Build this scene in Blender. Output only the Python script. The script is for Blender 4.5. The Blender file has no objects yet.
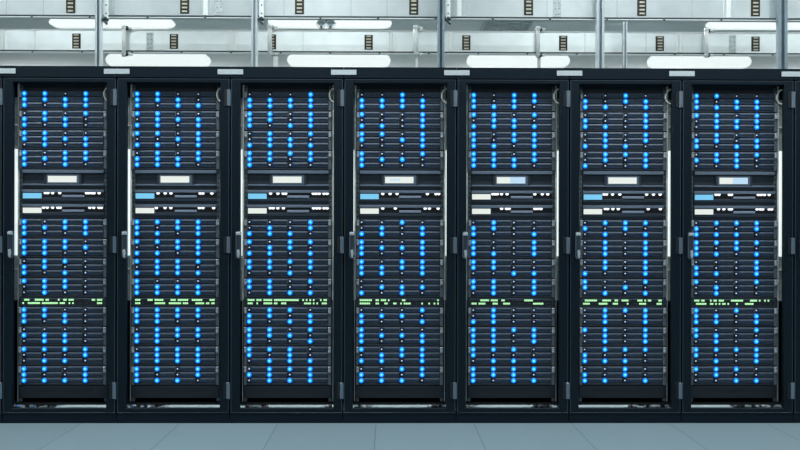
import bpy, bmesh, math, random
from mathutils import Vector, Matrix
random.seed(7)
SC = bpy.context.scene
COL = SC.collection

# ------------------------------------------------------------------ camera
F, H, HOR, CX, YAW, ROLL = 942.0, 1.0185, 231.3, 2.043, 0.0114, 0.0021
cam = bpy.data.cameras.new('camera')
camo = bpy.data.objects.new('camera', cam)
COL.objects.link(camo)
cam.sensor_width = 36
cam.lens = F / 800 * 36
cam.shift_y = (HOR - 225) / 800
camo.matrix_world = (Matrix.Translation((CX, -5, H)) @ Matrix.Rotation(-YAW, 4, 'Z')
                     @ Matrix.Rotation(math.pi / 2, 4, 'X') @ Matrix.Rotation(ROLL, 4, 'Z'))
SC.camera = camo


def ray(px, py):
    d = Vector((px - 400, HOR - py, -F))
    return (camo.matrix_world.to_3x3() @ d)


def at(px, py, Y):                       # point of the photo's ray on the plane y = Y
    d = ray(px, py)
    t = (Y + 5) / d.y
    return Vector((CX, -5, H)) + d * t


def at_z(px, py, Z):                     # ... on the plane z = Z
    d = ray(px, py)
    t = (Z - H) / d.z
    return Vector((CX, -5, H)) + d * t


def zp(y, d=0.0):
    return H - (y - HOR) * (5 + d) / F * (0.998 if d else 1.0)


# ------------------------------------------------------------------ materials
def mat(name, col, rough=0.5, metal=0.0, emit=None, es=1.0, noise=0.0, nscale=40.0, bump=0.0, spec=0.5):
    m = bpy.data.materials.new(name)
    m.use_nodes = True
    nt = m.node_tree
    b = nt.nodes['Principled BSDF']
    b.inputs['Base Color'].default_value = (*col, 1)
    b.inputs['Roughness'].default_value = rough
    b.inputs['Metallic'].default_value = metal
    b.inputs['Specular IOR Level'].default_value = spec
    if emit:
        b.inputs['Emission Color'].default_value = (*emit, 1)
        b.inputs['Emission Strength'].default_value = es
    if noise or bump:
        tc = nt.nodes.new('ShaderNodeTexCoord')
        n = nt.nodes.new('ShaderNodeTexNoise')
        n.inputs['Scale'].default_value = nscale
        n.inputs['Detail'].default_value = 5
        nt.links.new(tc.outputs['Object'], n.inputs['Vector'])
        if noise:
            r = nt.nodes.new('ShaderNodeMapRange')
            r.inputs['From Min'].default_value = 0.3
            r.inputs['From Max'].default_value = 0.7
            r.inputs['To Min'].default_value = 1 - noise
            r.inputs['To Max'].default_value = 1 + noise
            nt.links.new(n.outputs['Fac'], r.inputs['Value'])
            v = nt.nodes.new('ShaderNodeVectorMath')
            v.operation = 'SCALE'
            v.inputs[0].default_value = col
            nt.links.new(r.outputs['Result'], v.inputs['Scale'])
            nt.links.new(v.outputs['Vector'], b.inputs['Base Color'])
        if bump:
            bp = nt.nodes.new('ShaderNodeBump')
            bp.inputs['Strength'].default_value = bump
            bp.inputs['Distance'].default_value = 0.002
            nt.links.new(n.outputs['Fac'], bp.inputs['Height'])
            nt.links.new(bp.outputs['Normal'], b.inputs['Normal'])
    return m


M = {
    'powder': mat('black_powder_coat', (0.0044, 0.0118, 0.0205), 0.42, noise=0.12, nscale=60, spec=0.22),
    'edge': mat('edge_highlight', (0.055, 0.075, 0.095), 0.35, metal=0.2),  # lighter tone painting the highlight along the door edges
    'inner': mat('black_interior', (0.006, 0.008, 0.011), 0.6),
    'chassis': mat('server_chassis', (0.022, 0.03, 0.045), 0.45, spec=0.5),
    'caddy': mat('drive_caddy', (0.058, 0.084, 0.130), 0.42, metal=0.2, noise=0.2, nscale=90, spec=0.4),
    'latch': mat('blue_tinted_latch', (0.012, 0.045, 0.13), 0.3),
    'lit_lip': mat('drive_lip_lit', (0.080, 0.105, 0.150), 0.50, metal=0.1, noise=0.15, nscale=90),  # caddy tone lightened: highlight on the top lip put into the colour
    'socket': mat('dark_socket', (0.008, 0.010, 0.016), 0.5),
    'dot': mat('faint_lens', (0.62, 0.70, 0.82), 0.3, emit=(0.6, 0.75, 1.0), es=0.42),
    'ear': mat('satin_aluminium', (0.58, 0.63, 0.66), 0.38, metal=0.3, noise=0.12, nscale=120),
    'rail': mat('zinc_rail', (0.14, 0.17, 0.19), 0.5, metal=0.3, noise=0.25, nscale=200),
    'hinge': mat('hinge_steel', (0.20, 0.26, 0.33), 0.35, metal=0.5),
    'plate': mat('brushed_plate', (0.62, 0.68, 0.70), 0.45, metal=0.2, noise=0.05, nscale=200),
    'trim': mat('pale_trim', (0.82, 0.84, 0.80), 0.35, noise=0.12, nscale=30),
    'lip': mat('graphite_lip', (0.14, 0.18, 0.24), 0.38, metal=0.2),
    'graph': mat('graphite_front', (0.028, 0.040, 0.058), 0.45),
    'bar': mat('grey_badge', (0.26, 0.30, 0.40), 0.4),
    'blank': mat('blanking_panel', (0.009, 0.015, 0.024), 0.6, noise=0.2, nscale=300),
    'galv': mat('galvanised_sheet', (0.80, 0.85, 0.85), 0.30, metal=0.72, noise=0.06, nscale=9, bump=0.03),
    'galvd': mat('galvanised_patch', (0.52, 0.57, 0.57), 0.5, metal=0.3, noise=0.25, nscale=60),
    'galve': mat('galvanised_edge', (0.90, 0.92, 0.90), 0.4, metal=0.05),
    'strut': mat('strut_steel', (0.60, 0.67, 0.70), 0.35, metal=0.5, noise=0.08, nscale=20),
    'strutd': mat('strut_steel_dull', (0.30, 0.38, 0.43), 0.35, metal=0.5, noise=0.1, nscale=20),
    'slotd': mat('slot_dark', (0.035, 0.028, 0.024), 0.7),
    'slat': mat('brass_slat', (0.62, 0.60, 0.46), 0.45),
    'clampd': mat('clamp_dark', (0.03, 0.05, 0.055), 0.5),
    'cream': mat('cream_cable', (0.72, 0.72, 0.60), 0.5),
    'cblue': mat('blue_cable', (0.06, 0.20, 0.60), 0.4),
    'csilver': mat('grey_cable', (0.62, 0.70, 0.76), 0.4),
    'cdark': mat('dark_cable', (0.03, 0.035, 0.045), 0.5),
    'tie': mat('white_tie', (0.85, 0.85, 0.80), 0.5),
    'light_bar': mat('light_bar_diffuser', (0.8, 0.8, 0.8), 0.4, emit=(0.80, 0.90, 0.88), es=0.80),  # added glow standing in for bright reflections beside the servers
    'tube': mat('luminaire_diffuser', (0.8, 0.8, 0.8), 0.4, emit=(0.84, 0.90, 0.88), es=0.80),
    'white_led': mat('white_indicator', (0.8, 0.8, 0.8), 0.3, emit=(1, 1, 1), es=1.15),
    'green_led': mat('green_port_light', (0.3, 0.5, 0.3), 0.3, emit=(0.50, 1.0, 0.45), es=0.80),
    'dim_led': mat('dim_port', (0.08, 0.10, 0.12), 0.4),
    'disp_w': mat('white_display', (0.12, 0.12, 0.12), 0.4, emit=(0.83, 0.88, 0.82), es=0.90),
    'disp_b': mat('blue_display', (0.08, 0.12, 0.15), 0.3, emit=(0.18, 0.58, 0.88), es=0.92),
    'disp_p': mat('pale_blue_display', (0.3, 0.4, 0.5), 0.3, emit=(0.38, 0.52, 0.62), es=0.92),
    'ceiling': mat('ceiling_paint', (0.74, 0.76, 0.74), 0.8, noise=0.04, nscale=2),
    'wall': mat('wall_paint', (0.12, 0.14, 0.15), 0.8),
    'lumbody': mat('luminaire_body', (0.7, 0.72, 0.72), 0.5),
}


def led_material():
    # blue lamp: the radial ramp paints its glow and halo around a bright core
    m = bpy.data.materials.new('blue_status_glow')
    m.use_nodes = True
    nt = m.node_tree
    b = nt.nodes['Principled BSDF']
    b.inputs['Base Color'].default_value = (0.02, 0.10, 0.4, 1)
    b.inputs['Roughness'].default_value = 0.25
    tc = nt.nodes.new('ShaderNodeTexCoord')
    mp = nt.nodes.new('ShaderNodeVectorMath')
    mp.operation = 'MULTIPLY'
    mp.inputs[1].default_value = (1, 0, 1)
    ln = nt.nodes.new('ShaderNodeVectorMath')
    ln.operation = 'LENGTH'
    dv = nt.nodes.new('ShaderNodeMath')
    dv.operation = 'DIVIDE'
    dv.inputs[1].default_value = 0.0152
    rp = nt.nodes.new('ShaderNodeValToRGB')
    e = rp.color_ramp.elements
    e[0].position, e[0].color = 0.0, (0.55, 1.0, 1.0, 1)
    e[1].position, e[1].color = 1.0, (0.0, 0.022, 0.22, 1)
    for p, c in ((0.20, (0.20, 0.88, 1.0, 1)), (0.42, (0.0, 0.52, 1.0, 1)), (0.68, (0.0, 0.27, 1.0, 1)), (0.86, (0.0, 0.09, 0.55, 1))):
        k = e.new(p)
        k.color = c
    nt.links.new(tc.outputs['Object'], mp.inputs[0])
    nt.links.new(mp.outputs[0], ln.inputs[0])
    nt.links.new(ln.outputs['Value'], dv.inputs[0])
    nt.links.new(dv.outputs[0], rp.inputs['Fac'])
    nt.links.new(rp.outputs['Color'], b.inputs['Emission Color'])
    b.inputs['Emission Strength'].default_value = 1.15
    return m


M['led'] = led_material()


def floor_material():
    m = bpy.data.materials.new('raised_floor_tiles')
    m.use_nodes = True
    nt = m.node_tree
    N, L = nt.nodes.new, nt.links.new
    b = nt.nodes['Principled BSDF']
    tc = N('ShaderNodeTexCoord')
    sp = N('ShaderNodeSeparateXYZ')
    L(tc.outputs['Object'], sp.inputs[0])

    def mth(op, a, bb=None):
        n = N('ShaderNodeMath')
        n.operation = op
        for i, v in enumerate((a, bb)):
            if v is None:
                continue
            if isinstance(v, (int, float)):
                n.inputs[i].default_value = v
            else:
                L(v, n.inputs[i])
        return n.outputs[0]
    fac = None
    ids = []
    for ax, per, off, w in (('X', 0.519, 0.418, 0.0045), ('Y', 0.70, 0.0, 0.0050)):
        u = mth('DIVIDE', mth('SUBTRACT', sp.outputs[ax], off - 519 * per), per)
        fr = mth('FRACT', u)
        ids.append(mth('FLOOR', u))
        d = mth('MINIMUM', fr, mth('SUBTRACT', 1.0, fr))
        s = mth('LESS_THAN', d, w / 2 / per)
        fac = s if fac is None else mth('MAXIMUM', fac, s)
    cb = N('ShaderNodeCombineXYZ')
    L(ids[0], cb.inputs[0])
    L(ids[1], cb.inputs[1])
    wn = N('ShaderNodeTexWhiteNoise')
    L(cb.outputs[0], wn.inputs['Vector'])
    no = N('ShaderNodeTexNoise')
    no.inputs['Scale'].default_value = 260
    L(tc.outputs['Object'], no.inputs['Vector'])
    var = mth('ADD', mth('MULTIPLY', wn.outputs['Value'], 0.05), mth('MULTIPLY', no.outputs['Fac'], 0.14))
    var = mth('ADD', var, 0.90)
    sc_ = N('ShaderNodeVectorMath')
    sc_.operation = 'SCALE'
    sc_.inputs[0].default_value = (0.280, 0.375, 0.420)
    L(var, sc_.inputs['Scale'])
    mx = N('ShaderNodeMix')
    mx.data_type = 'RGBA'
    L(fac, mx.inputs['Factor'])
    L(sc_.outputs[0], mx.inputs['A'])
    mx.inputs['B'].default_value = (0.15, 0.205, 0.23, 1)
    L(mx.outputs['Result'], b.inputs['Base Color'])
    b.inputs['Roughness'].default_value = 0.5
    return m


M['floor'] = floor_material()


# ------------------------------------------------------------------ mesh builder
class MB:
    def __init__(self):
        self.v, self.f, self.m, self.mats = [], [], [], []

    def mi(self, m):
        if m not in self.mats:
            self.mats.append(m)
        return self.mats.index(m)

    def add(self, vs, fs, m):
        o = len(self.v)
        self.v += [tuple(p) for p in vs]
        i = self.mi(m)
        for f in fs:
            self.f.append(tuple(o + k for k in f))
            self.m.append(i)
        return self

    def box(self, x0, x1, y0, y1, z0, z1, m, c=0.0):
        """box; c chamfers the edges that face the viewer (-y side)"""
        if c:
            vs = [(x0, y0 + c, z0), (x1, y0 + c, z0), (x1, y1, z0), (x0, y1, z0),
                  (x0, y0 + c, z1), (x1, y0 + c, z1), (x1, y1, z1), (x0, y1, z1),
                  (x0 + c, y0, z0 + c), (x1 - c, y0, z0 + c), (x1 - c, y0, z1 - c), (x0 + c, y0, z1 - c)]
            fs = [(8, 9, 10, 11), (0, 1, 9, 8), (1, 5, 10, 9), (5, 4, 11, 10), (4, 0, 8, 11),
                  (3, 2, 1, 0), (4, 5, 6, 7), (1, 2, 6, 5), (3, 0, 4, 7), (2, 3, 7, 6)]
            return self.add(vs, fs, m)
        vs = [(x, y, z) for z in (z0, z1) for x, y in ((x0, y0), (x1, y0), (x1, y1), (x0, y1))]
        return self.add(vs, [(3, 2, 1, 0), (4, 5, 6, 7), (0, 1, 5, 4), (1, 2, 6, 5), (2, 3, 7, 6), (3, 0, 4, 7)], m)

    def prism(self, prof, x0, x1, m, mlist=None):
        """profile of (y, z) points, extruded along x; mlist gives one material per profile edge"""
        n = len(prof)
        vs = [(x0, y, z) for y, z in prof] + [(x1, y, z) for y, z in prof]
        self.add(vs, [tuple(range(n)), tuple(range(2 * n - 1, n - 1, -1))], m)
        o = len(self.v) - 2 * n
        for i in range(n):
            j = (i + 1) % n
            self.f.append((o + i, o + n + i, o + n + j, o + j))
            self.m.append(self.mi(mlist[i] if mlist and i < len(mlist) else m))
        return self

    def poly_y(self, pts, y0, y1, m):
        """outline of (x, z) points, extruded along y"""
        n = len(pts)
        vs = [(x, y0, z) for x, z in pts] + [(x, y1, z) for x, z in pts]
        fs = [tuple(range(n)), tuple(range(2 * n - 1, n - 1, -1))]
        fs += [(i, n + i, n + (i + 1) % n, (i + 1) % n) for i in range(n)]
        return self.add(vs, fs, m)

    def dome(self, x, y, z, r, h, m, seg=14, rings=4):
        """dome that bulges towards -y from the plane y"""
        vs, fs = [(x, y - h, z)], []
        for k in range(1, rings + 1):
            a = math.pi / 2 * k / rings
            rr, hh = r * math.sin(a), h * math.cos(a)
            for s in range(seg):
                t = 2 * math.pi * s / seg
                vs.append((x + rr * math.cos(t), y - hh, z + rr * math.sin(t)))
        for s in range(seg):
            fs.append((0, 1 + s, 1 + (s + 1) % seg))
        for k in range(rings - 1):
            a0, b0 = 1 + k * seg, 1 + (k + 1) * seg
            for s in range(seg):
                t = (s + 1) % seg
                fs.append((a0 + s, b0 + s, b0 + t, a0 + t))
        return self.add(vs, fs, m)

    def tube(self, pts, r, m, seg=8, closed=False):
        pts = [Vector(p) for p in pts]
        n = len(pts)
        vs, fs = [], []
        ref = None
        for i, p in enumerate(pts):
            a = pts[(i - 1) % n] if closed or i > 0 else p
            b = pts[(i + 1) % n] if closed or i < n - 1 else p
            t = (b - a).normalized()
            if ref is None:
                ref = Vector((0, 0, 1)) if abs(t.z) < 0.9 else Vector((1, 0, 0))
            u = (ref - t * ref.dot(t))
            if u.length < 1e-4:
                u = Vector((0, 1, 0)) - t * t.y
            u.normalize()
            ref = u
            w = t.cross(u)
            for s in range(seg):
                q = 2 * math.pi * s / seg
                vs.append(p + (u * math.cos(q) + w * math.sin(q)) * r)
        for i in range(n if closed else n - 1):
            j = (i + 1) % n
            for s in range(seg):
                t = (s + 1) % seg
                fs.append((i * seg + s, i * seg + t, j * seg + t, j * seg + s))
        if not closed:
            fs.append(tuple(range(seg - 1, -1, -1)))
            fs.append(tuple((n - 1) * seg + s for s in range(seg)))
        return self.add(vs, fs, m)

    def mesh(self, name, smooth=False):
        me = bpy.data.meshes.new(name)
        me.from_pydata(self.v, [], self.f)
        for m in self.mats:
            me.materials.append(M[m])
        me.polygons.foreach_set('material_index', self.m)
        bm = bmesh.new()
        bm.from_mesh(me)
        bmesh.ops.recalc_face_normals(bm, faces=bm.faces)
        bm.to_mesh(me)
        bm.free()
        if smooth:
            me.polygons.foreach_set('use_smooth', [True] * len(me.polygons))
        me.update()
        return me


def link(name, me, parent=None, loc=(0, 0, 0), kind=None):
    o = bpy.data.objects.new(name, me)
    COL.objects.link(o)
    o.location = loc
    if parent is not None:
        o.parent = parent
    if kind:
        o['kind'] = kind
    return o


def tag(o, label, cat, group=None):
    o['label'] = label
    o['category'] = cat
    if group:
        o['group'] = group
    return o


def thing(name, label, cat, loc, group=None):
    return tag(link(name, None, None, loc), label, cat, group)


# ------------------------------------------------------------------ the room
CEIL = 3.2
RX0, RX1, RY0, RY1 = -5.0, 9.2, -8.0, 9.0
link('floor', MB().box(RX0, RX1, RY0, RY1, -0.1, 0, 'floor').mesh('floor'), kind='structure')
link('ceiling', MB().box(RX0, RX1, RY0, RY1, CEIL, CEIL + 0.1, 'ceiling').mesh('ceiling'), kind='structure')
link('wall_back', MB().box(RX0, RX1, RY1, RY1 + 0.1, -0.1, CEIL + 0.1, 'wall').mesh('wall_back'), kind='structure')
link('wall_front', MB().box(RX0, RX1, RY0 - 0.1, RY0, -0.1, CEIL + 0.1, 'wall').mesh('wall_front'), kind='structure')
link('wall_left', MB().box(RX0 - 0.1, RX0, RY0, RY1, -0.1, CEIL + 0.1, 'wall').mesh('wall_left'), kind='structure')
link('wall_right', MB().box(RX1, RX1 + 0.1, RY0, RY1, -0.1, CEIL + 0.1, 'wall').mesh('wall_right'), kind='structure')

# ------------------------------------------------------------------ cabinets
PITCH = 0.6
D = 0.054                                # depth of the equipment fronts behind the doors
DEPTH = 0.40
ZTOP, ZHEAD, ZDOOR, ZOPEN = zp(67.2), zp(78.6), zp(79.6), zp(83.3)
ZB_OPEN, ZB_DOOR = zp(408.3), zp(412.8)
ORD = ['first', 'second', 'third', 'fourth', 'fifth', 'sixth', 'seventh']


def cabinet_meshes():
    m = {}
    b = MB()
    for s in (-1, 1):                     # side panels, raised above the floor, with corner feet
        x0, x1 = sorted((s * 0.299, s * 0.293))
        b.box(x0, x1, 0.03, DEPTH, 0.09, ZTOP - 0.004, 'inner')
        xa, xb = sorted((s * 0.299, s * 0.289))
        b.box(xa, xb, 0.03, 0.045, 0.0, 0.09, 'inner')
    b.box(-0.293, 0.293, 0.03, DEPTH, ZTOP - 0.03, ZTOP - 0.004, 'inner')
    b.box(-0.293, 0.293, DEPTH - 0.012, DEPTH, 0.0305, ZTOP - 0.03, 'inner')
    b.box(-0.293, 0.293, 0.05, DEPTH - 0.012, 0.088, 0.098, 'inner')
    m['carcass'] = b.mesh('carcass')
    b = MB()
    b.box(-0.2988, 0.2988, 0.0, 0.03, ZHEAD, ZTOP, 'powder', c=0.0022)
    m['header_beam'] = b.mesh('header_beam')
    b = MB()
    b.box(-0.2988, 0.2988, 0.0, 0.03, 0.0, ZB_DOOR - 0.0012, 'powder', c=0.002)
    m['plinth'] = b.mesh('plinth')
    # door frame: one body with a hole
    xo, xi = 0.2948, 0.2480
    b = MB()
    c = 0.0022

    def ring(o, z0, z1, y, cut):
        x = xo - o
        return [(-x, y, z0 + o), (x, y, z0 + o), (x, y, z1 - o - cut), (x - cut, y, z1 - o), (-x + cut, y, z1 - o), (-x, y, z1 - o - cut)]
    outer_b = ring(0, ZB_DOOR, ZDOOR, 0.028, 0.004)
    outer_m = ring(0, ZB_DOOR, ZDOOR, -0.004 + c, 0.004)
    outer_f = ring(c, ZB_DOOR, ZDOOR, -0.004, 0.003)

    def inner(o, y):
        x, z0, z1 = xi + o, ZB_OPEN - o, ZOPEN + o
        return [(-x, y, z0), (x, y, z0), (x, y, z1 - 0.001), (x - 0.001, y, z1), (-x + 0.001, y, z1), (-x, y, z1 - 0.001)]
    rings = [outer_b, outer_m, outer_f, inner(0.0018, -0.004), inner(0, -0.0022), inner(0, 0.028)]
    vs = [p for r in rings for p in r]
    fs = []
    for k in range(len(rings)):
        k2 = (k + 1) % len(rings)
        for i in range(6):
            j = (i + 1) % 6
            fs.append((k * 6 + i, k * 6 + j, k2 * 6 + j, k2 * 6 + i))
    b.add(vs, fs, 'powder')
    m['door_frame'] = b.mesh('door_frame')
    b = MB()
    e = 0.0034  # thin pale strips in place of the door's edge highlights
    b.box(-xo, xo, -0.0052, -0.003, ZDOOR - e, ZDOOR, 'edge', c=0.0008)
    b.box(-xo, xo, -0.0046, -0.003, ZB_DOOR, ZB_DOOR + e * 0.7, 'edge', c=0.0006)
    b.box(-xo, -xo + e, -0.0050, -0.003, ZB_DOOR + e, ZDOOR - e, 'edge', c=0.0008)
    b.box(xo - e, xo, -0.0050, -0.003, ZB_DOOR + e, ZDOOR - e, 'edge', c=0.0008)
    m['highlight_strip'] = b.mesh('highlight_strip')
    # swing handle
    b = MB()
    x0, x1 = zx(349.4), zx(354.9)
    z1, z0 = zp(231.3), zp(258.8)
    r = (x1 - x0) / 2
    pts = []
    for k in range(9):
        a = math.pi * k / 8
        pts.append((x0 + r + r * math.cos(a), z1 - r * 0.5 + r * 0.5 * math.sin(a)))
    for k in range(9):
        a = math.pi + math.pi * k / 8
        pts.append((x0 + r + r * math.cos(a), z0 + r + r * math.sin(a)))
    b.poly_y(pts, -0.012, -0.004, 'lip')
    ins = [(x0 + r + (x - x0 - r) * 0.62, (z0 + z1) / 2 + (z - (z0 + z1) / 2) * 0.9) for x, z in pts]
    b.poly_y(ins, -0.020, -0.012, 'graph')
    b.box(x0 + 0.002, x1 - 0.002, -0.024, -0.012, z1 - 0.022, z1 - 0.006, 'ear', c=0.003)
    b.poly_y([(x0 + r - 0.007, z0 + 0.045), (x0 + r + 0.005, z0 + 0.05), (x0 + r + 0.009, z0 + 0.03), (x0 + r + 0.004, z0 + 0.004), (x0 + r - 0.004, z0 + 0.012)], -0.027, -0.018, 'ear')
    m['handle'] = b.mesh('handle')
    b = MB()
    hx0, hx1 = zx(453.3), zx(456.2)
    b.box(hx0, hx1, -0.013, -0.004, -0.043, 0.043, 'hinge', c=0.002)
    b.box(zx(450.2), hx0, -0.008, -0.004, -0.043, 0.043, 'inner', c=0.001)
    b.tube([(hx1, -0.009, -0.043), (hx1, -0.009, 0.043)], 0.0045, 'hinge')
    m['hinge'] = b.mesh('hinge')
    for s, nm in ((-1, 'l'), (1, 'r')):
        def X(a, c_):
            return sorted((s * a, s * c_))
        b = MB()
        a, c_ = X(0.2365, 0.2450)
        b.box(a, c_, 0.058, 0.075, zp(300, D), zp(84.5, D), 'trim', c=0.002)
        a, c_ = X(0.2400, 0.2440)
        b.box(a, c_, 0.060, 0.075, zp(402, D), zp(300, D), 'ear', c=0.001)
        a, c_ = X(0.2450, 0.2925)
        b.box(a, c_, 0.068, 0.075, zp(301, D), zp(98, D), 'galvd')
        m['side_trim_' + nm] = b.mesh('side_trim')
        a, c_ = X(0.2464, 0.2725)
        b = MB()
        b.box(a, c_, 0.056, 0.068, zp(256, D), zp(150, D), 'light_bar', c=0.003)  # added emitter, no lamp here: brightens the side gap
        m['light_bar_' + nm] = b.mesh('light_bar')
        a, c_ = X(0.2475, 0.285)
        b = MB()
        b.box(a, c_, 0.052, 0.066, -0.003, 0.003, 'tie', c=0.001)
        m['cable_tie_' + nm] = b.mesh('cable_tie')
        b = MB()
        a, c_ = X(0.2185, 0.2345)
        b.box(a, c_, D + 0.008, D + 0.018, zp(402, D), zp(86, D), 'rail')
        nz = 66
        zt = zp(88, D)
        for k in range(nz):               # square mounting holes
            zc = zt - 0.0255 * k
            b.box((a + c_) / 2 - 0.0035, (a + c_) / 2 + 0.0035, D + 0.0068, D + 0.0082, zc - 0.0045, zc + 0.0045, 'socket')
        m['rail_' + nm] = b.mesh('mounting_rail')
    return m


def zx(px, d=0.0):                        # local x in the fourth cabinet of a column of pixels
    return at(px, HOR, d).x - 2.1


CM = cabinet_meshes()
CAB_DESC = {
    0: 'black cabinet cut off by the left edge, only its right door stile showing',
    8: 'black cabinet cut off by the right edge, only its left door stile showing',
}
for k in range(9):
    cx = PITCH * (k - 0.5)
    if k in CAB_DESC:
        lab = CAB_DESC[k]
    elif k == 1:
        lab = 'leftmost whole black cabinet of the row, wide bright strip inside its left edge'
    elif k == 7:
        lab = 'rightmost whole black cabinet of the row, wide bright strip inside its right edge'
    elif k == 4:
        lab = 'middle black server cabinet of the seven whole ones in the row'
    else:
        lab = 'open-fronted black server cabinet, %s whole one from the left' % ORD[k - 1]
    c = thing('server_cabinet', lab, 'server rack', (cx, 0, 0), 'black server cabinets in a row')
    link('carcass', CM['carcass'], c)
    link('header_beam', CM['header_beam'], c)
    link('plinth', CM['plinth'], c)
    d = link('door', CM['door_frame'], c)
    link('highlight_strip', CM['highlight_strip'], d)
    link('handle', CM['handle'], d)['label'] = 'steel swing handle'
    for y in (98.5, 245.2, 390.5):
        link('hinge', CM['hinge'], d, (0, 0, zp(y)))['label'] = 'steel hinge'
    for s in 'lr':
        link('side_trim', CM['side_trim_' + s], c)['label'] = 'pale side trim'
        link('light_bar', CM['light_bar_' + s], c)['label'] = 'added glowing white strip'
        link('mounting_rail', CM['rail_' + s], c)
        for y in (126, 269.5):
            link('cable_tie', CM['cable_tie_' + s], c, (0, 0, zp(y, D)))

# plates joining neighbouring cabinets at the top
PM = MB().box(-0.0675, 0.0675, -0.004, 0.0, -0.0135, 0.0135, 'plate', c=0.001)
for sx in (-0.045, 0.045):
    PM.dome(sx, -0.004, 0, 0.003, 0.0015, 'ear', 10, 2)
PM = PM.mesh('joining_plate')
for k in range(8):
    if k == 0:
        w = 'silver plate above the joint left of the first whole cabinet, cut by the edge'
    elif k == 7:
        w = 'silver plate above the joint right of the last whole cabinet'
    else:
        w = 'silver plate on the header joint between the %s and %s whole cabinets' % (ORD[k - 1], ORD[k])
    tag(link('joining_plate', PM, None, (PITCH * k, 0, zp(72.6))), w, 'plate', 'silver plates joining the cabinet headers')

# ------------------------------------------------------------------ drive servers
BITS = [
 '1101 1111 1011|0101 1110 1010|1100 1111 0101|1011 1111 1010|1011 1111 1001|1110 1111 1100|0110 1100 1010|1110 0110 0100|1100 1110 1010|0000 1110 0110|1111 0001 0110|1101 1001 1111',
 '1100 1110 1011|1100 0111 1101|1101 0011 1101|0101 1111 1110|1111 1011 1101|1111 0011 1101|1111 0110 1111|1000 1111 1111|1111 1111 1100|0111 1111 1100|0111 1111 1111|1101 1001 1110',
 '0001 1111 1111|1101 1101 1011|0101 0110 1111|1111 1101 1000|0001 0101 1110|1011 0110 1101|1111 1101 0010|1101 1100 0111|0110 1101 1011|1101 1110 1001|1110 1010 0111|0111 1101 0111',
 '0010 1111 1111|1001 0001 1101|1101 1011 0001|1001 1110 1000|0010 0101 1101|1001 1111 1001|1011 1111 1101|0000 0111 1010|0001 1110 1001|1000 1111 1001|1011 0111 1101|0011 1101 1110',
 '1011 1011 1110|1101 0110 1111|1011 1011 1101|1101 1111 1110|0100 1100 1001|1001 1001 1101|1100 1100 0011|1101 1101 0101|0100 0100 1100|1111 1101 1101|1110 1000 0111|1111 1110 1011',
 '0010 1011 1101|0001 1001 1101|0101 0101 1110|0111 0101 1001|0111 1010 0101|0101 0101 0101|0101 0101 1001|1001 1010 0101|0111 0101 0101|1101 0101 0101|0111 1000 1110|0010 1010 1101',
 '1100 1011 1111|1101 0111 0111|0100 1101 1011|0111 1110 0010|0111 1001 1110|1111 1010 1101|0001 1001 1101|1001 0100 0100|1010 1101 1101|1001 1100 0101|1111 1001 0101|1110 0100 0011',
]
K = (5 + D) / F * 0.998
HS = 19.66 * K                            # height of a drive server
ROWZ = [-2.95 * K, -8.70 * K, -14.5 * K]
LX0, LXP = -0.2055, 0.1087


def server_meshes():
    m = {}
    b = MB()
    b.box(-0.222, 0.222, 0.004, 0.32, -HS + 0.003, -0.001, 'chassis')
    b.box(-0.222, 0.222, -0.0015, 0.004, -HS + 0.003, -HS + 0.011, 'chassis', c=0.001)
    b.box(-0.222, 0.222, 0.0, 0.004, -0.003, -0.001, 'caddy')
    for c in range(4):                    # pale ribs between the columns of drives
        x = LX0 + LXP * c - 0.0118
        b.box(x - 0.0018, x + 0.0018, -0.006, 0.004, -0.034 if c else -0.08, -0.003, 'rail', c=0.0006)
    m['chassis'] = b.mesh('chassis')
    b = MB()
    prof = [(0.004, 0.0138), (-0.0035, 0.0135), (-0.0062, 0.0080), (-0.0066, 0.0045), (-0.0030, 0.0034), (-0.0026, -0.0085),
            (-0.0012, -0.0122), (0.004, -0.0130)]
    b.prism(prof, 0.016, 0.0925, 'caddy', ['chassis', 'lit_lip', 'lit_lip', 'chassis', 'caddy', 'caddy', 'chassis', 'chassis'])
    prof2 = [(0.004, 0.0130), (-0.0005, 0.0130), (-0.0028, 0.0100), (-0.0028, -0.0100), (-0.001, -0.0122), (0.004, -0.0130)]
    b.prism(prof2, -0.0095, 0.009, 'socket')
    b.prism(prof2, 0.009, 0.0165, 'latch')
    b.prism(prof2, 0.0165, 0.030, 'latch')
    b.box(0.036, 0.088, -0.0036, -0.0026, -0.0055, -0.0035, 'chassis')
    m['drive'] = b.mesh('drive_caddy')
    m['on'] = MB().dome(0, 0, 0, 0.0150, 0.006, 'led', 20, 5).mesh('status_light_on', True)
    b = MB()
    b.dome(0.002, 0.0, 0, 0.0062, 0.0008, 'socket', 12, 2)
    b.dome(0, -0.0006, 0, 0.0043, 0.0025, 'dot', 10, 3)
    m['off'] = b.mesh('status_light_off', True)
    for s, nm in ((-1, 'l'), (1, 'r')):
        b = MB()
        a, c = sorted((s * 0.2165 if s > 0 else s * 0.2195, s * 0.2335))
        b.box(a, c, -0.004, 0.004, -HS + 0.004, -0.002, 'rail', c=0.001)
        b.box(a + 0.001, c - 0.001, -0.012, -0.004, -0.0335, -0.004, 'ear', c=0.002)
        b.box((a + c) / 2 - 0.002, (a + c) / 2 + 0.003, -0.0132, -0.012, -0.012, -0.0085, 'socket')
        b.dome((a + c) / 2, -0.004, -0.047, 0.0032, 0.002, 'socket', 10, 2)
        m['ear_' + nm] = b.mesh('mounting_ear')
    return m


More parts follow.
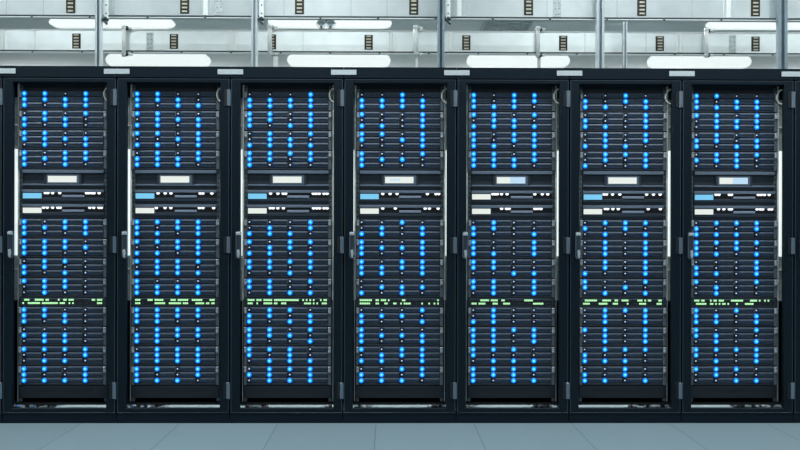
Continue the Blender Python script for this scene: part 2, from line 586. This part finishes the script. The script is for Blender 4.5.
SM = server_meshes()
NUM = ['no', 'one', 'two', 'three', 'four', 'five', 'six', 'seven', 'eight', 'nine', 'ten', 'eleven', 'twelve']
TOPS = [91.7 + 19.67 * i for i in range(4)] + [219.4 + 19.70 * i for i in range(4)] + [307.2 + 19.66 * i for i in range(4)]
BLOCK = ['top', 'middle', 'bottom']
for k in range(7):
    cx = PITCH * (k + 0.5)
    servers = BITS[k].split('|')
    for j, word in enumerate(servers):
        rows = word.split()
        n = ''.join(rows).count('1')
        lab = 'drive server with %s lit blue light%s, %s in %s block, %s whole cabinet from left' % (
            NUM[n], '' if n == 1 else 's', ORD[j % 4], BLOCK[j // 4], ORD[k])
        s = thing('drive_server', lab, 'server', (cx, D, zp(TOPS[j], D)), 'blue-lit drive servers in the cabinets')
        link('chassis', SM['chassis'], s)
        link('mounting_ear', SM['ear_l'], s)['label'] = 'aluminium ear'
        link('mounting_ear', SM['ear_r'], s)['label'] = 'aluminium ear'
        for r in range(3):
            for c in range(4):
                x = LX0 + LXP * c
                dr = link('drive', SM['drive'], s, (x, 0, ROWZ[r]))
                on = rows[r][c] == '1'
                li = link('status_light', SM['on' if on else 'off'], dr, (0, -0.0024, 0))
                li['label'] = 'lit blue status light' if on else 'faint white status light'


# ------------------------------------------------------------------ appliances between the server blocks
def appliance_meshes():
    m = {}
    hc = (190.0 - 170.5) * K
    b = MB()
    prof = [(0.25, 0), (0.0, 0), (-0.007, -0.005), (-0.008, -0.017), (0.000, -0.021), (0.012, -0.026), (0.012, -0.074),
            (-0.001, -0.078), (-0.003, -0.080), (-0.003, -0.084), (0.006, -0.088), (0.006, -hc + 0.002), (0.25, -hc + 0.002)]
    ml = ['graph', 'lip', 'lip', 'graph', 'graph', 'graph', 'lip', 'lip', 'lip', 'graph', 'graph', 'graph', 'graph']
    b.prism(prof, -0.215, 0.217, 'graph', ml)
    for x0, x1 in ((zx(381.2, D), zx(383.4, D)), (zx(415.6, D), zx(418.2, D))):
        b.box(x0, x1, -0.002, 0.012, -0.078, -0.020, 'graph', c=0.002)
    m['controller_body'] = b.mesh('controller_body')
    b = MB()
    b.box(zx(383.2, D), zx(416.4, D), -0.003, 0.012, -0.079, -0.022, 'lip', c=0.004)
    m['bezel'] = b.mesh('display_bezel')
    x0, x1 = zx(385.0, D), zx(413.4, D)
    za, zb = -(176.8 - 170.5) * K, -(183.1 - 170.5) * K
    for nm, ml_ in (('plain', None), ('half', 1), ('left', 2)):
        b = MB()
        if ml_ is None:
            b.box(x0, x1, -0.0055, -0.003, zb, za, 'disp_w', c=0.001)
        elif ml_ == 1:
            xm = x0 + (x1 - x0) * 0.47
            b.box(x0, xm, -0.0055, -0.003, zb, za, 'disp_w')
            b.box(xm, x1, -0.0055, -0.003, zb, za, 'disp_p')
        else:
            b.box(x0, x1, -0.0055, -0.003, zb, za, 'disp_w')
            for q in range(5):            # blocks of writing too small to read
                xs = x0 + 0.028 + q * 0.011
                b.box(xs, xs + 0.008, -0.0060, -0.0055, zb + 0.010 + 0.003 * (q % 2), za - 0.010, 'disp_p')
        m['display_' + nm] = b.mesh('display')
    hs = (204.8 - 190.2) * K
    b = MB()
    prof = [(0.25, 0), (0.0, 0), (-0.007, -0.005), (-0.008, -0.015), (0.002, -0.018), (0.002, -0.044), (-0.002, -0.047),
            (-0.002, -0.060), (0.005, -0.064), (0.005, -hs + 0.002), (0.25, -hs + 0.002)]
    ml = ['graph', 'lip', 'lip', 'graph', 'socket', 'graph', 'graph', 'graph', 'graph', 'graph', 'graph']
    b.prism(prof, -0.217, 0.219, 'graph', ml)
    m['switch_body'] = b.mesh('switch_body')
    b = MB()
    b.box(zx(359.2, D), zx(379.6, D), -0.003, 0.003, -0.0490, -0.0150, 'graph', c=0.002)
    m['display_frame'] = b.mesh('display_frame')
    for nm in ('disp_w', 'disp_b'):
        m['switch_' + nm] = MB().box(zx(360.2, D), zx(378.7, D), -0.006, -0.003, -(199.2 - 190.2) * K, -(193.9 - 190.2) * K, nm, c=0.0015).mesh('display')
    m['badge_bar'] = MB().box(zx(399, D), zx(421, D), -0.005, 0.003, -0.0425, -0.0295, 'bar', c=0.002).mesh('badge_bar')
    m['indicator'] = MB().dome(0, 0, 0, 0.0092, 0.005, 'white_led', 14, 3).mesh('indicator_light', True)
    hp = 9.0 * K
    b = MB()
    b.box(-0.230, 0.230, 0.0, 0.20, -hp + 0.001, -0.001, 'graph', c=0.001)
    b.box(-0.224, 0.224, -0.0015, 0.0, -0.0065, -0.003, 'lip')
    for r in (0, 1):
        z = -(2.25 + 3.3 * r) * K
        b.box(-0.214, 0.214, -0.001, 0.0, z - 0.0075, z + 0.0075, 'socket')
    m['patch_body'] = b.mesh('patch_body')
    m['port_on'] = MB().box(-0.0039, 0.0039, -0.0035, 0, -0.0048, 0.0048, 'green_led', c=0.0015).mesh('port_light')
    m['port_off'] = MB().box(-0.003, 0.003, -0.002, 0, -0.002, 0.002, 'dim_led').mesh('port_light_off')
    b = MB()
    b.box(-0.232, 0.232, 0.0, 0.02, -12.6 * K, -0.0005, 'blank', c=0.0015)
    for k_ in range(26):
        b.box(-0.160 + k_ * 0.0125, -0.154 + k_ * 0.0125, -0.0008, 0.0, -0.034, -0.012, 'socket')
    m['blank_low'] = b.mesh('blanking_panel')
    b = MB()
    b.box(-0.236, 0.236, 0.012, 0.03, 0.0005, zp(80, D) - zp(91.7, D), 'blank', c=0.0015)
    m['blank_top'] = b.mesh('blanking_panel')
    return m


AM = appliance_meshes()
LED1 = [88, 90, 92, 100, 90, 92, 84]
WA = [[262, 283, 322, 381, 602, 620, 645, 665, 707], [264, 323, 371, 613, 635, 710], [267, 328, 372, 393, 622, 645, 672, 712, 738],
      [276, 337, 395, 648, 720, 743], [252, 270, 288, 324, 371, 603, 665, 711], [252, 272, 323, 384, 608, 666, 722],
      [250, 275, 362, 380, 605, 630, 658, 697]]
WB = [[248, 278, 322, 365, 385, 630, 662, 705, 725], [250, 322, 370, 607, 636, 725], [265, 290, 328, 374, 624, 652, 675, 712, 738],
      [276, 381, 630, 665, 738], [325, 366, 388, 603, 628, 655], [262, 282, 326, 371, 622, 724],
      [272, 316, 362, 380, 595, 622, 643, 697, 718]]
G = [
 ('85-132,172-238,265-283,367-382,410-426,458-487,635-665,692-722', '75-90,118-134,148-178,193-208,235-267,280-357,382-415,445-460,474-488,692-722'),
 ('70-105,178-210,235-298,366-400,425-460,472-506,545-578,590-624,692-725', '72-118,235-267,282-312,350-400,414-445,472-506,575-637,650-682,706-724'),
 ('72-132,148-180,205-222,235-268,295-355,367-458,470-486,518-533,548-563,577-592,607-622,664-681,697-727', '72-118,146-163,205-222,235-268,298-315,355-385,545-592,607-622,637-654,680-727'),
 ('75-134,150-167,210-228,240-284,300-317,429-447,712-730', '75-109,122-154,210-230,282-302,354-370,402-419,430-492,577-594,639-654,682-698,714-730'),
 ('148-212,235-282,322-340,515-530,545-578', '75-106,135-180,250-285,340-390,590-668'),
 ('90-183,236-302,340-357,398-450,530-566,578-593,608-642,706-722', '78-125,208-223,236-270,325-358,432-450,542-558,570-588,690-723'),
 ('73-119,134-155,202-219,232-259,274-314,383-414,429-470,534-597,609-627,652-668,684-699', '84-139,149-167,200-235,249-263,277-291,304-332,342-367,424-440,491-567'),
]
DISP = ['plain', 'plain', 'plain', 'left', 'half', 'plain', 'half']
for k in range(7):
    cx = PITCH * (k + 0.5)
    wh = '%s whole cabinet from left' % ORD[k]
    t = thing('storage_controller', 'graphite unit with one centred bright display, under the top servers, ' + wh, 'storage controller',
              (cx, D, zp(170.5, D)), 'storage controllers with a central display')
    link('body', AM['controller_body'], t)
    bz = link('display_bezel', AM['bezel'], t)
    link('display', AM['display_' + DISP[k]], bz)['label'] = 'bright display'
    for q, (yt, wl) in enumerate(((190.2, WA), (204.8, WB))):
        blue = q == 0 and k != 4
        if blue:
            lab = 'network switch with a light blue display at its left end, ' + wh
        elif q == 1 and k != 4:
            lab = 'network switch with a white display at its left end, ' + wh
        else:
            lab = '%s of the two white-display network switches, %s' % ('upper' if q == 0 else 'lower', wh)
        t = thing('network_switch', lab, 'network switch', (cx, D, zp(yt, D)), 'network switches with small displays')
        link('body', AM['switch_body'], t)
        fr = link('display_frame', AM['display_frame'], t)
        link('display', AM['switch_disp_b' if blue else 'switch_disp_w'], fr)['label'] = 'light blue display' if blue else 'white display'
        link('badge_bar', AM['badge_bar'], t)['label'] = 'grey bar'
        for z in wl[k]:
            link('indicator_light', AM['indicator'], t, (LX0 + (z - LED1[k]) / 169 * LXP, -0.003, -3.2 * K))
    t = thing('patch_panel', 'panel with two rows of green port lights, low in the ' + wh, 'patch panel',
              (cx, D, zp(298.1, D)), 'patch panels with green port lights')
    link('body', AM['patch_body'], t)
    for r in (0, 1):
        segs = [tuple(map(int, s.split('-'))) for s in G[k][r].split(',')]
        for c in range(45):
            z = 77 + 14.6 * c
            on = any(a - 2 <= z <= b + 1.5 for a, b in segs)
            ok = on or random.random() < 0.45
            if ok:
                o = link('port_light', AM['port_on' if on else 'port_off'], t,
                         (-0.2105 + 0.00945 * c, -0.001, -(2.25 + 3.3 * r) * K))
                if not on:
                    o['label'] = 'unlit port light'
    tag(link('blanking_panel', AM['blank_low'], None, (cx, D, zp(385.9, D))),
        'plain black blanking panel below the bottom servers, ' + wh, 'blanking panel', 'blanking panels in the cabinets')
    tag(link('blanking_panel', AM['blank_top'], None, (cx, D, zp(91.7, D))),
        'plain black blanking panel above the top servers, ' + wh, 'blanking panel', 'blanking panels in the cabinets')
    # loop of pale cable at the top right of the opening
    pts = []
    rr = 7.4 * K
    for a in range(20):
        q = 2 * math.pi * a / 20
        pts.append((rr * 0.92 * math.cos(q), 0.006 * math.sin(2 * q), rr * math.sin(q)))
    tag(link('cable_loop', MB().tube(pts, 0.0042, 'cream', 8, True).mesh('cable_loop', True), None, (cx + 0.2590, 0.034, zp(95.8, D))),
        'loop of cream cable at the top right corner inside the ' + wh, 'cable', 'cream cable loops')

# cables on the floor behind the joints of the cabinets
for k in range(8):
    if k == 0:
        lab = 'blue cables on the floor seen under the left end of the first whole cabinet'
    elif k == 7:
        lab = 'cables on the floor seen under the right end of the seventh whole cabinet'
    else:
        lab = 'cables on the floor behind the joint of the %s and %s whole cabinets' % (ORD[k - 1], ORD[k])
    t = thing('cable_bundle', lab, 'cables', (PITCH * k, 0.47, 0), 'cable bundles on the floor behind the cabinets')
    for q in range(12):
        x0 = -0.125 + 0.0225 * q + random.uniform(-.006, .006)
        r = random.choice((0.007, 0.009, 0.011))
        pts = []
        ph = random.uniform(0, 6)
        for i in range(13):
            u = i / 12
            pts.append((x0 + 0.035 * (u - 0.5) * random.choice((-1, 1)) * 0.3 + 0.03 * math.sin(ph + 5 * u), -0.045 + 0.28 * u, r + 0.0005 * q))
        cm = ('cblue', 'cdark', 'csilver', 'cdark')[(q + (0 if k in (0, 1) else 1)) % 4]
        if k >= 2 and cm == 'cblue' and q % 2:
            cm = 'csilver'
        link('cable', MB().tube(pts, r, cm).mesh('cable', True), t)

# ------------------------------------------------------------------ overhead trunking
def trunk(name, label, Y, dep, z0, z1, vents, ribs, patches, seams, hw):
    t = thing(name, label, 'cable trunking', (2.0, Y, z0), 'cable trunkings above the cabinets')
    xa, xb = -2.6, 6.6
    h = z1 - z0
    b = MB()
    b.box(xa, xb, 0, dep, 0, h, 'galv', c=0.002)
    b.box(xa, xb, dep, dep + 0.12, 0.055, h, 'galv')
    link('channel', b.mesh('channel'), t)
    b = MB()
    b.box(xa, xb, -0.010, 0.0, -0.004, 0.006, 'clampd')  # dark strip painting the shadow line along the bottom edge
    b.box(xa, xb, -0.012, dep, -0.009, -0.004, 'galve', c=0.001)
    link('bottom_flange', b.mesh('bottom_flange'), t)
    b = MB()
    b.box(xa, xb, -0.006, dep + 0.12, h, h + 0.005, 'galve', c=0.001)
    link('lid', b.mesh('lid'), t)
    vb = MB()
    w = hw * 2
    zt, zb_ = h - 0.022, 0.018
    vb.box(-hw, hw, -0.004, 0.0, zb_, zt, 'slotd', c=0.001)
    n = 5
    for i in range(n):
        zc = zb_ + (zt - zb_) * (i + 0.5) / n
        vb.box(-hw + 0.011, hw - 0.011, -0.009, -0.004, zc - 0.0045, zc + 0.0045, 'slat', c=0.001)
    vb = vb.mesh('vent')
    for px in vents:
        link('vent', vb, t, (at(px, 20, Y).x - 2.0, 0, 0))['label'] = 'dark slotted vent'
    rb = MB()
    rb.box(-0.013, 0.013, -0.010, 0.0, 0.004, h - 0.003, 'galve', c=0.004)
    rb.box(-0.030, 0.030, -0.003, 0.0, 0.004, h - 0.003, 'galv', c=0.001)
    rb = rb.mesh('joint_cover')
    for px in ribs:
        link('joint_cover', rb, t, (at(px, 20, Y).x - 2.0, 0, 0))
    pb = MB()
    pb.box(-0.022, 0.022, -0.003, 0.0, 0.008, h - 0.014, 'galvd', c=0.001)
    for i in range(4):
        for sx in (-0.010, 0.010):
            pb.dome(sx, -0.003, 0.022 + i * (h - 0.05) / 3, 0.003, 0.001, 'clampd', 8, 1)
    pb = pb.mesh('coupling_plate')
    for px in patches:
        link('coupling_plate', pb, t, (at(px, 20, Y).x - 2.0, 0, 0))
    sb = MB().box(-0.0015, 0.0015, -0.0012, 0.0, 0.004, h - 0.003, 'galvd').mesh('seam')
    for px in seams:
        link('seam', sb, t, (at(px, 20, Y).x - 2.0, 0, 0))
    bb = MB().dome(0, -0.010, h - 0.001, 0.006, 0.004, 'galve', 10, 2).dome(0, -0.016, -0.006, 0.006, 0.004, 'clampd', 10, 2).mesh('bolt', True)
    xs = xa + 0.1
    while xs < xb:
        link('bolt', bb, t, (xs, 0, 0))
        xs += 0.31
    return t


YU, YL = 0.10, 0.93
ZU = at(400, 17.9, YU).z
ZL = at(400, 52.7, YL).z
trunk('cable_trunking', 'upper galvanised cable trunking with slotted vents, nearer one, along the top edge', YU, 0.025, ZU, ZU + 0.142,
      [70.7, 184.7, 299.5, 413.7, 528.5, 641.7, 755.3], [205.5, 459, 728.5], [219, 557], [6.5, 43.5, 114, 284, 351, 387, 547, 617, 692], 0.0245)
trunk('cable_trunking', 'lower galvanised cable trunking with slotted vents, farther one, just above the cabinets', YL, 0.030, ZL, at(400, 31.6, YL).z,
      [76.5, 174.0, 272.0, 368.7, 466.3, 563.2, 659.8, 755.5], [2.5, 232.5, 391, 450.5, 680.5], [150, 732.5], [35, 303, 585, 622, 646, 702], 0.026)


# ------------------------------------------------------------------ strut posts from the cabinet tops to the ceiling
def post(px, w, label, m, hook, ridge):
    Yp = 0.035
    p = at(px, 66, Yp)
    z0 = ZTOP - 0.004
    t = thing('strut_post', label, 'post', (p.x, Yp, z0), 'strut posts on the cabinet tops')
    hw = w / 2 * 5.035 / F
    b = MB()
    L = CEIL - z0
    b.box(-hw, hw, 0.030, 0.034, 0, L, m)
    b.box(-hw, -hw + 0.004, 0.0, 0.030, 0, L, m, c=0.001)
    b.box(hw - 0.004, hw, 0.0, 0.030, 0, L, m, c=0.001)
    b.box(-hw, -hw * 0.35, -0.002, 0.002, 0, L, m, c=0.001)
    b.box(hw * 0.35, hw, -0.002, 0.002, 0, L, m, c=0.001)
    link('channel', b.mesh('channel'), t)
    b = MB()
    b.box(-hw - 0.012, hw + 0.012, -0.012, 0.046, 0, 0.006, m, c=0.001)
    link('foot_plate', b.mesh('foot_plate'), t)
    if hook:
        b = MB()
        x0 = hw + 0.008
        zb = at(px, 22, Yp).z - z0
        b.box(x0, x0 + 0.024, 0.018, 0.021, zb, L, 'galve', c=0.0005)
        z = zb + 0.05
        while z < L - 0.05:
            b.dome(x0 + 0.012, 0.018, z, 0.0045, 0.001, 'clampd', 8, 1)
            z += 0.045
        link('hanger_strap', b.mesh('hanger_strap'), t)
        b = MB()
        b.box(hw, x0 + 0.026, 0.006, 0.024, zb + 0.012, zb + 0.022, 'clampd', c=0.002)
        b.tube([(x0 + 0.002, 0.0, zb + 0.010), (x0 + 0.024, 0.0, zb - 0.012)], 0.006, 'clampd')
        b.dome(x0 + 0.012, 0.004, zb + 0.02, 0.011, 0.01, 'clampd', 10, 3)
        link('clamp', b.mesh('clamp'), t)['label'] = 'dark clamp'
    return t


post(98.0, 6.2, 'bright steel post above the first whole cabinet, perforated strap beside its top', 'strut', True, 0)
post(254.2, 6.0, 'bright steel post above the third whole cabinet, perforated strap beside its top', 'strut', True, 0)
post(441.0, 7.0, 'dull blue-grey steel post above the fourth whole cabinet', 'strutd', True, 0)
post(600.5, 7.6, 'pale steel post above the sixth whole cabinet', 'strut', False, 0)
post(783.0, 9.0, 'broad dull grey steel post above the seventh whole cabinet, nearest the right edge', 'strutd', False, 0)


# rods that carry the lower trunking
def rod(px, y0, y1, label, w=4.0, stub=None, m='galve', dark=True):
    Yr = YL - 0.035
    p = at(px, (y0 + y1) / 2, Yr)
    kz = (5 + Yr) / F
    t = thing('support_rod', label, 'bracket', (p.x, Yr, at(px, y1, Yr).z), 'support rods on the lower trunking')
    L = (y1 - y0) * kz
    b = MB()
    b.tube([(0, 0, 0), (0, 0, L)], w / 2 * kz, m, 10)
    link('rod', b.mesh('rod', True), t)
    for z, s in ((0.016, 1), (L - 0.016, -1)):
        b = MB()
        b.box(-0.004, 0.046, 0.004, 0.036, z - 0.004, z + 0.008, 'galve', c=0.002)
        b.dome(0.012, 0.004, z, 0.016, 0.012, 'clampd' if dark else 'galvd', 12, 3)
        b.tube([(0, 0, z - 0.006), (0, 0, z + 0.006)], w / 2 * kz + 0.004, 'ear', 10)
        link('clamp', b.mesh('clamp'), t)['label'] = 'dark clamp'
    if stub:
        b = MB()
        x0, x1, m2 = stub
        b.box(x0 * kz, x1 * kz, 0.01, 0.04, -(68 - y1) * kz, 0.004, m2, c=0.002)
        b.box(min(x0 * kz, -0.004), 0.004, 0.004, 0.012, 0.0, 0.012, m2)
        link('drop_plate', b.mesh('drop_plate'), t)


rod(124, 25.5, 56.5, 'pale rod in front of the lower trunking above the second whole cabinet')
rod(270, 24.5, 56.5, 'pale rod overlapping a slotted vent of the lower trunking', stub=(3, 7.5, 'galve'), dark=False)
rod(415.5, 25.5, 56.5, 'pale rod on the lower trunking just left of the dull middle post', stub=(0.3, 2.6, 'galve'), dark=False)
rod(538, 26.5, 57.5, 'pale rod with dark clamps on the lower trunking above the fifth whole cabinet', stub=(0.4, 3.0, 'galvd'))
rod(706.3, 27.8, 57.5, 'pale rod with dark clamps on the lower trunking near the right end')

# slim post right of the pale one
p = at(625.2, 66, 0.80)
t = thing('slim_post', 'slim grey steel post just right of the pale post above the sixth whole cabinet', 'post', (p.x, 0.80, 0))
b = MB()
for xa, xb in ((-0.012, -0.004), (0.004, 0.012)):
    b.box(xa, xb, 0, 0.02, 0, CEIL, 'strut', c=0.001)
b.box(-0.012, 0.012, 0.016, 0.022, 0, CEIL, 'strutd')
link('channel', b.mesh('channel'), t)
link('foot_plate', MB().box(-0.03, 0.03, -0.01, 0.04, 0, 0.006, 'strut').mesh('foot_plate'), t)

# double hexagonal pipe clamp under the upper trunking
p = at(326, 24.2, YU + 0.015)
t = thing('pipe_clamp', 'small bow-tie shaped double clamp hanging under the upper trunking', 'clamp', (p.x, YU + 0.015, p.z))
kz = 5.13 / F
for sx in (-4.6, 4.6):
    o = [(-4.6, 0.6), (-2.6, 3.2), (2.6, 3.2), (4.6, 0.6), (1.6, -3.6), (-1.6, -3.6)]
    pts = [((sx + x) * kz, 0, y * kz) for x, y in o]
    cl = link('clamp_ring', MB().tube(pts, 0.0052, 'tie', 8, True).mesh('clamp_ring', True), t)
    i_ = [((sx + x * 0.82) * kz, y * 0.82 * kz) for x, y in o]
    link('clamp_plate', MB().poly_y(i_, -0.002, 0.003, 'strutd').mesh('clamp_plate'), cl)
    link('clamp_bolt', MB().dome(sx * kz, -0.003, -2.8 * kz, 0.007, 0.006, 'clampd', 10, 3).mesh('clamp_bolt', True), cl)
link('stem', MB().box(-0.006, 0.006, -0.002, 0.004, 0.0, ZU - 0.009 - p.z, 'strutd').mesh('stem'), t)


# ------------------------------------------------------------------ ceiling luminaires (visible ones)
def luminaire(px, py, Y, hpx, label):
    kz = (5 + Y) / F
    p = at(px, py, Y)
    t = thing('ceiling_light', label, 'ceiling light', (p.x, Y, p.z), 'white ceiling lights in rows')
    Lx, hh, cut = 0.595, hpx / 2 * kz, 0.085
    o = []
    for sx in (1, -1):
        for a in range(7):
            q = (-math.pi / 2 + math.pi * a / 6) if sx > 0 else (math.pi / 2 + math.pi * a / 6)
            o.append((sx * (Lx - cut) + cut * math.cos(q), hh * math.sin(q)))
    o = o[::-1]
    dif = MB().poly_y(o, -0.05, 0.05, 'tube').mesh('diffuser')
    link('diffuser', dif, t)['label'] = 'lit white diffuser'
    b = MB()
    b.box(-Lx + 0.12, Lx - 0.12, -0.03, 0.03, hh, CEIL - p.z, 'lumbody')
    link('housing', b.mesh('housing'), t)
    return t


for px, py, w in ((112.5, 23.2, 'above the first and second whole cabinets'), (330, 23.2, 'behind the bow-tie clamp'),
                  (768, 24.6, 'near the right edge')):
    luminaire(px, py, 4.1, 8.6, 'lit ceiling light of the upper row, ' + w)
for px, py, w in ((158.5, 60.5, 'above the second whole cabinet'), (339, 60.5, 'above the third and fourth whole cabinets'),
                  (518, 61, 'above the fifth whole cabinet'), (699, 61.8, 'above the seventh whole cabinet')):
    luminaire(px, py, 5.9, 12.6, 'lit ceiling light of the lower row, ' + w)

c = at_z(507, 23.5, CEIL)
t = thing('ceiling_grille', 'grey metal grille on the ceiling between the two trunkings, above the fifth whole cabinet', 'grille', (c.x, c.y, CEIL))
b = MB()
for s in (-1, 1):
    b.box(s * 0.24 - 0.01, s * 0.24 + 0.01, -0.4, 0.4, -0.03, 0, 'galvd')
    b.box(-0.24, 0.24, s * 0.4 - 0.01, s * 0.4 + 0.01, -0.03, 0, 'galve')
link('frame', b.mesh('frame'), t)
b = MB()
for i in range(7):
    y = -0.34 + i * 0.113
    b.box(-0.23, 0.23, y, y + 0.03, -0.02, -0.004, 'galvd')
link('slats', b.mesh('slats'), t)
# long joints of the ceiling panels are left to the paint; rows of lights out of view follow, plus added uplights


def area(x, y, z, sx, sy, e, rot=(0, 0, 0), col=(0.90, 0.98, 1.0)):
    l = bpy.data.lights.new('room_light', 'AREA')
    l.shape = 'RECTANGLE'
    l.size, l.size_y = sx, sy
    l.energy = e
    l.color = col
    o = bpy.data.objects.new('room_light', l)
    COL.objects.link(o)
    o.location = (x, y, z)
    o.rotation_euler = rot


LG = [at(px, 60, 5.9).x for px in (158.5, 339, 518, 699)]
LG = [LG[0] - 2.08] + LG + [LG[3] + 2.08]
for x in LG:
    area(x, -0.8, CEIL - 0.12, 1.2, 0.15, 27)
    area(x, -3.8, CEIL - 0.12, 1.2, 0.25, 16)
    area(x, 2.1, CEIL - 0.12, 1.2, 0.15, 50, (0, 0, 0), (1.0, 0.98, 0.93))
    area(x, 2.1, CEIL - 0.14, 1.2, 0.15, 22, (math.pi, 0, 0))  # added uplight, out of view, to brighten the ceiling
    area(x, 8.1, CEIL - 0.50, 1.2, 0.15, 8, (math.radians(205), 0, 0))  # added uplight hidden behind the cabinets, lifts the far ceiling

w = bpy.data.worlds.new('world')
SC.world = w
w.use_nodes = True
w.node_tree.nodes['Background'].inputs['Color'].default_value = (0.55, 0.62, 0.66, 1)
w.node_tree.nodes['Background'].inputs['Strength'].default_value = 0.05

vs = SC.view_settings
vs.view_transform = 'Standard'
vs.look = 'None'
vs.exposure = 0.0
vs.gamma = 1.0
vs.use_curve_mapping = False
SC.cycles.max_bounces = 6
SC.cycles.sample_clamp_indirect = 6
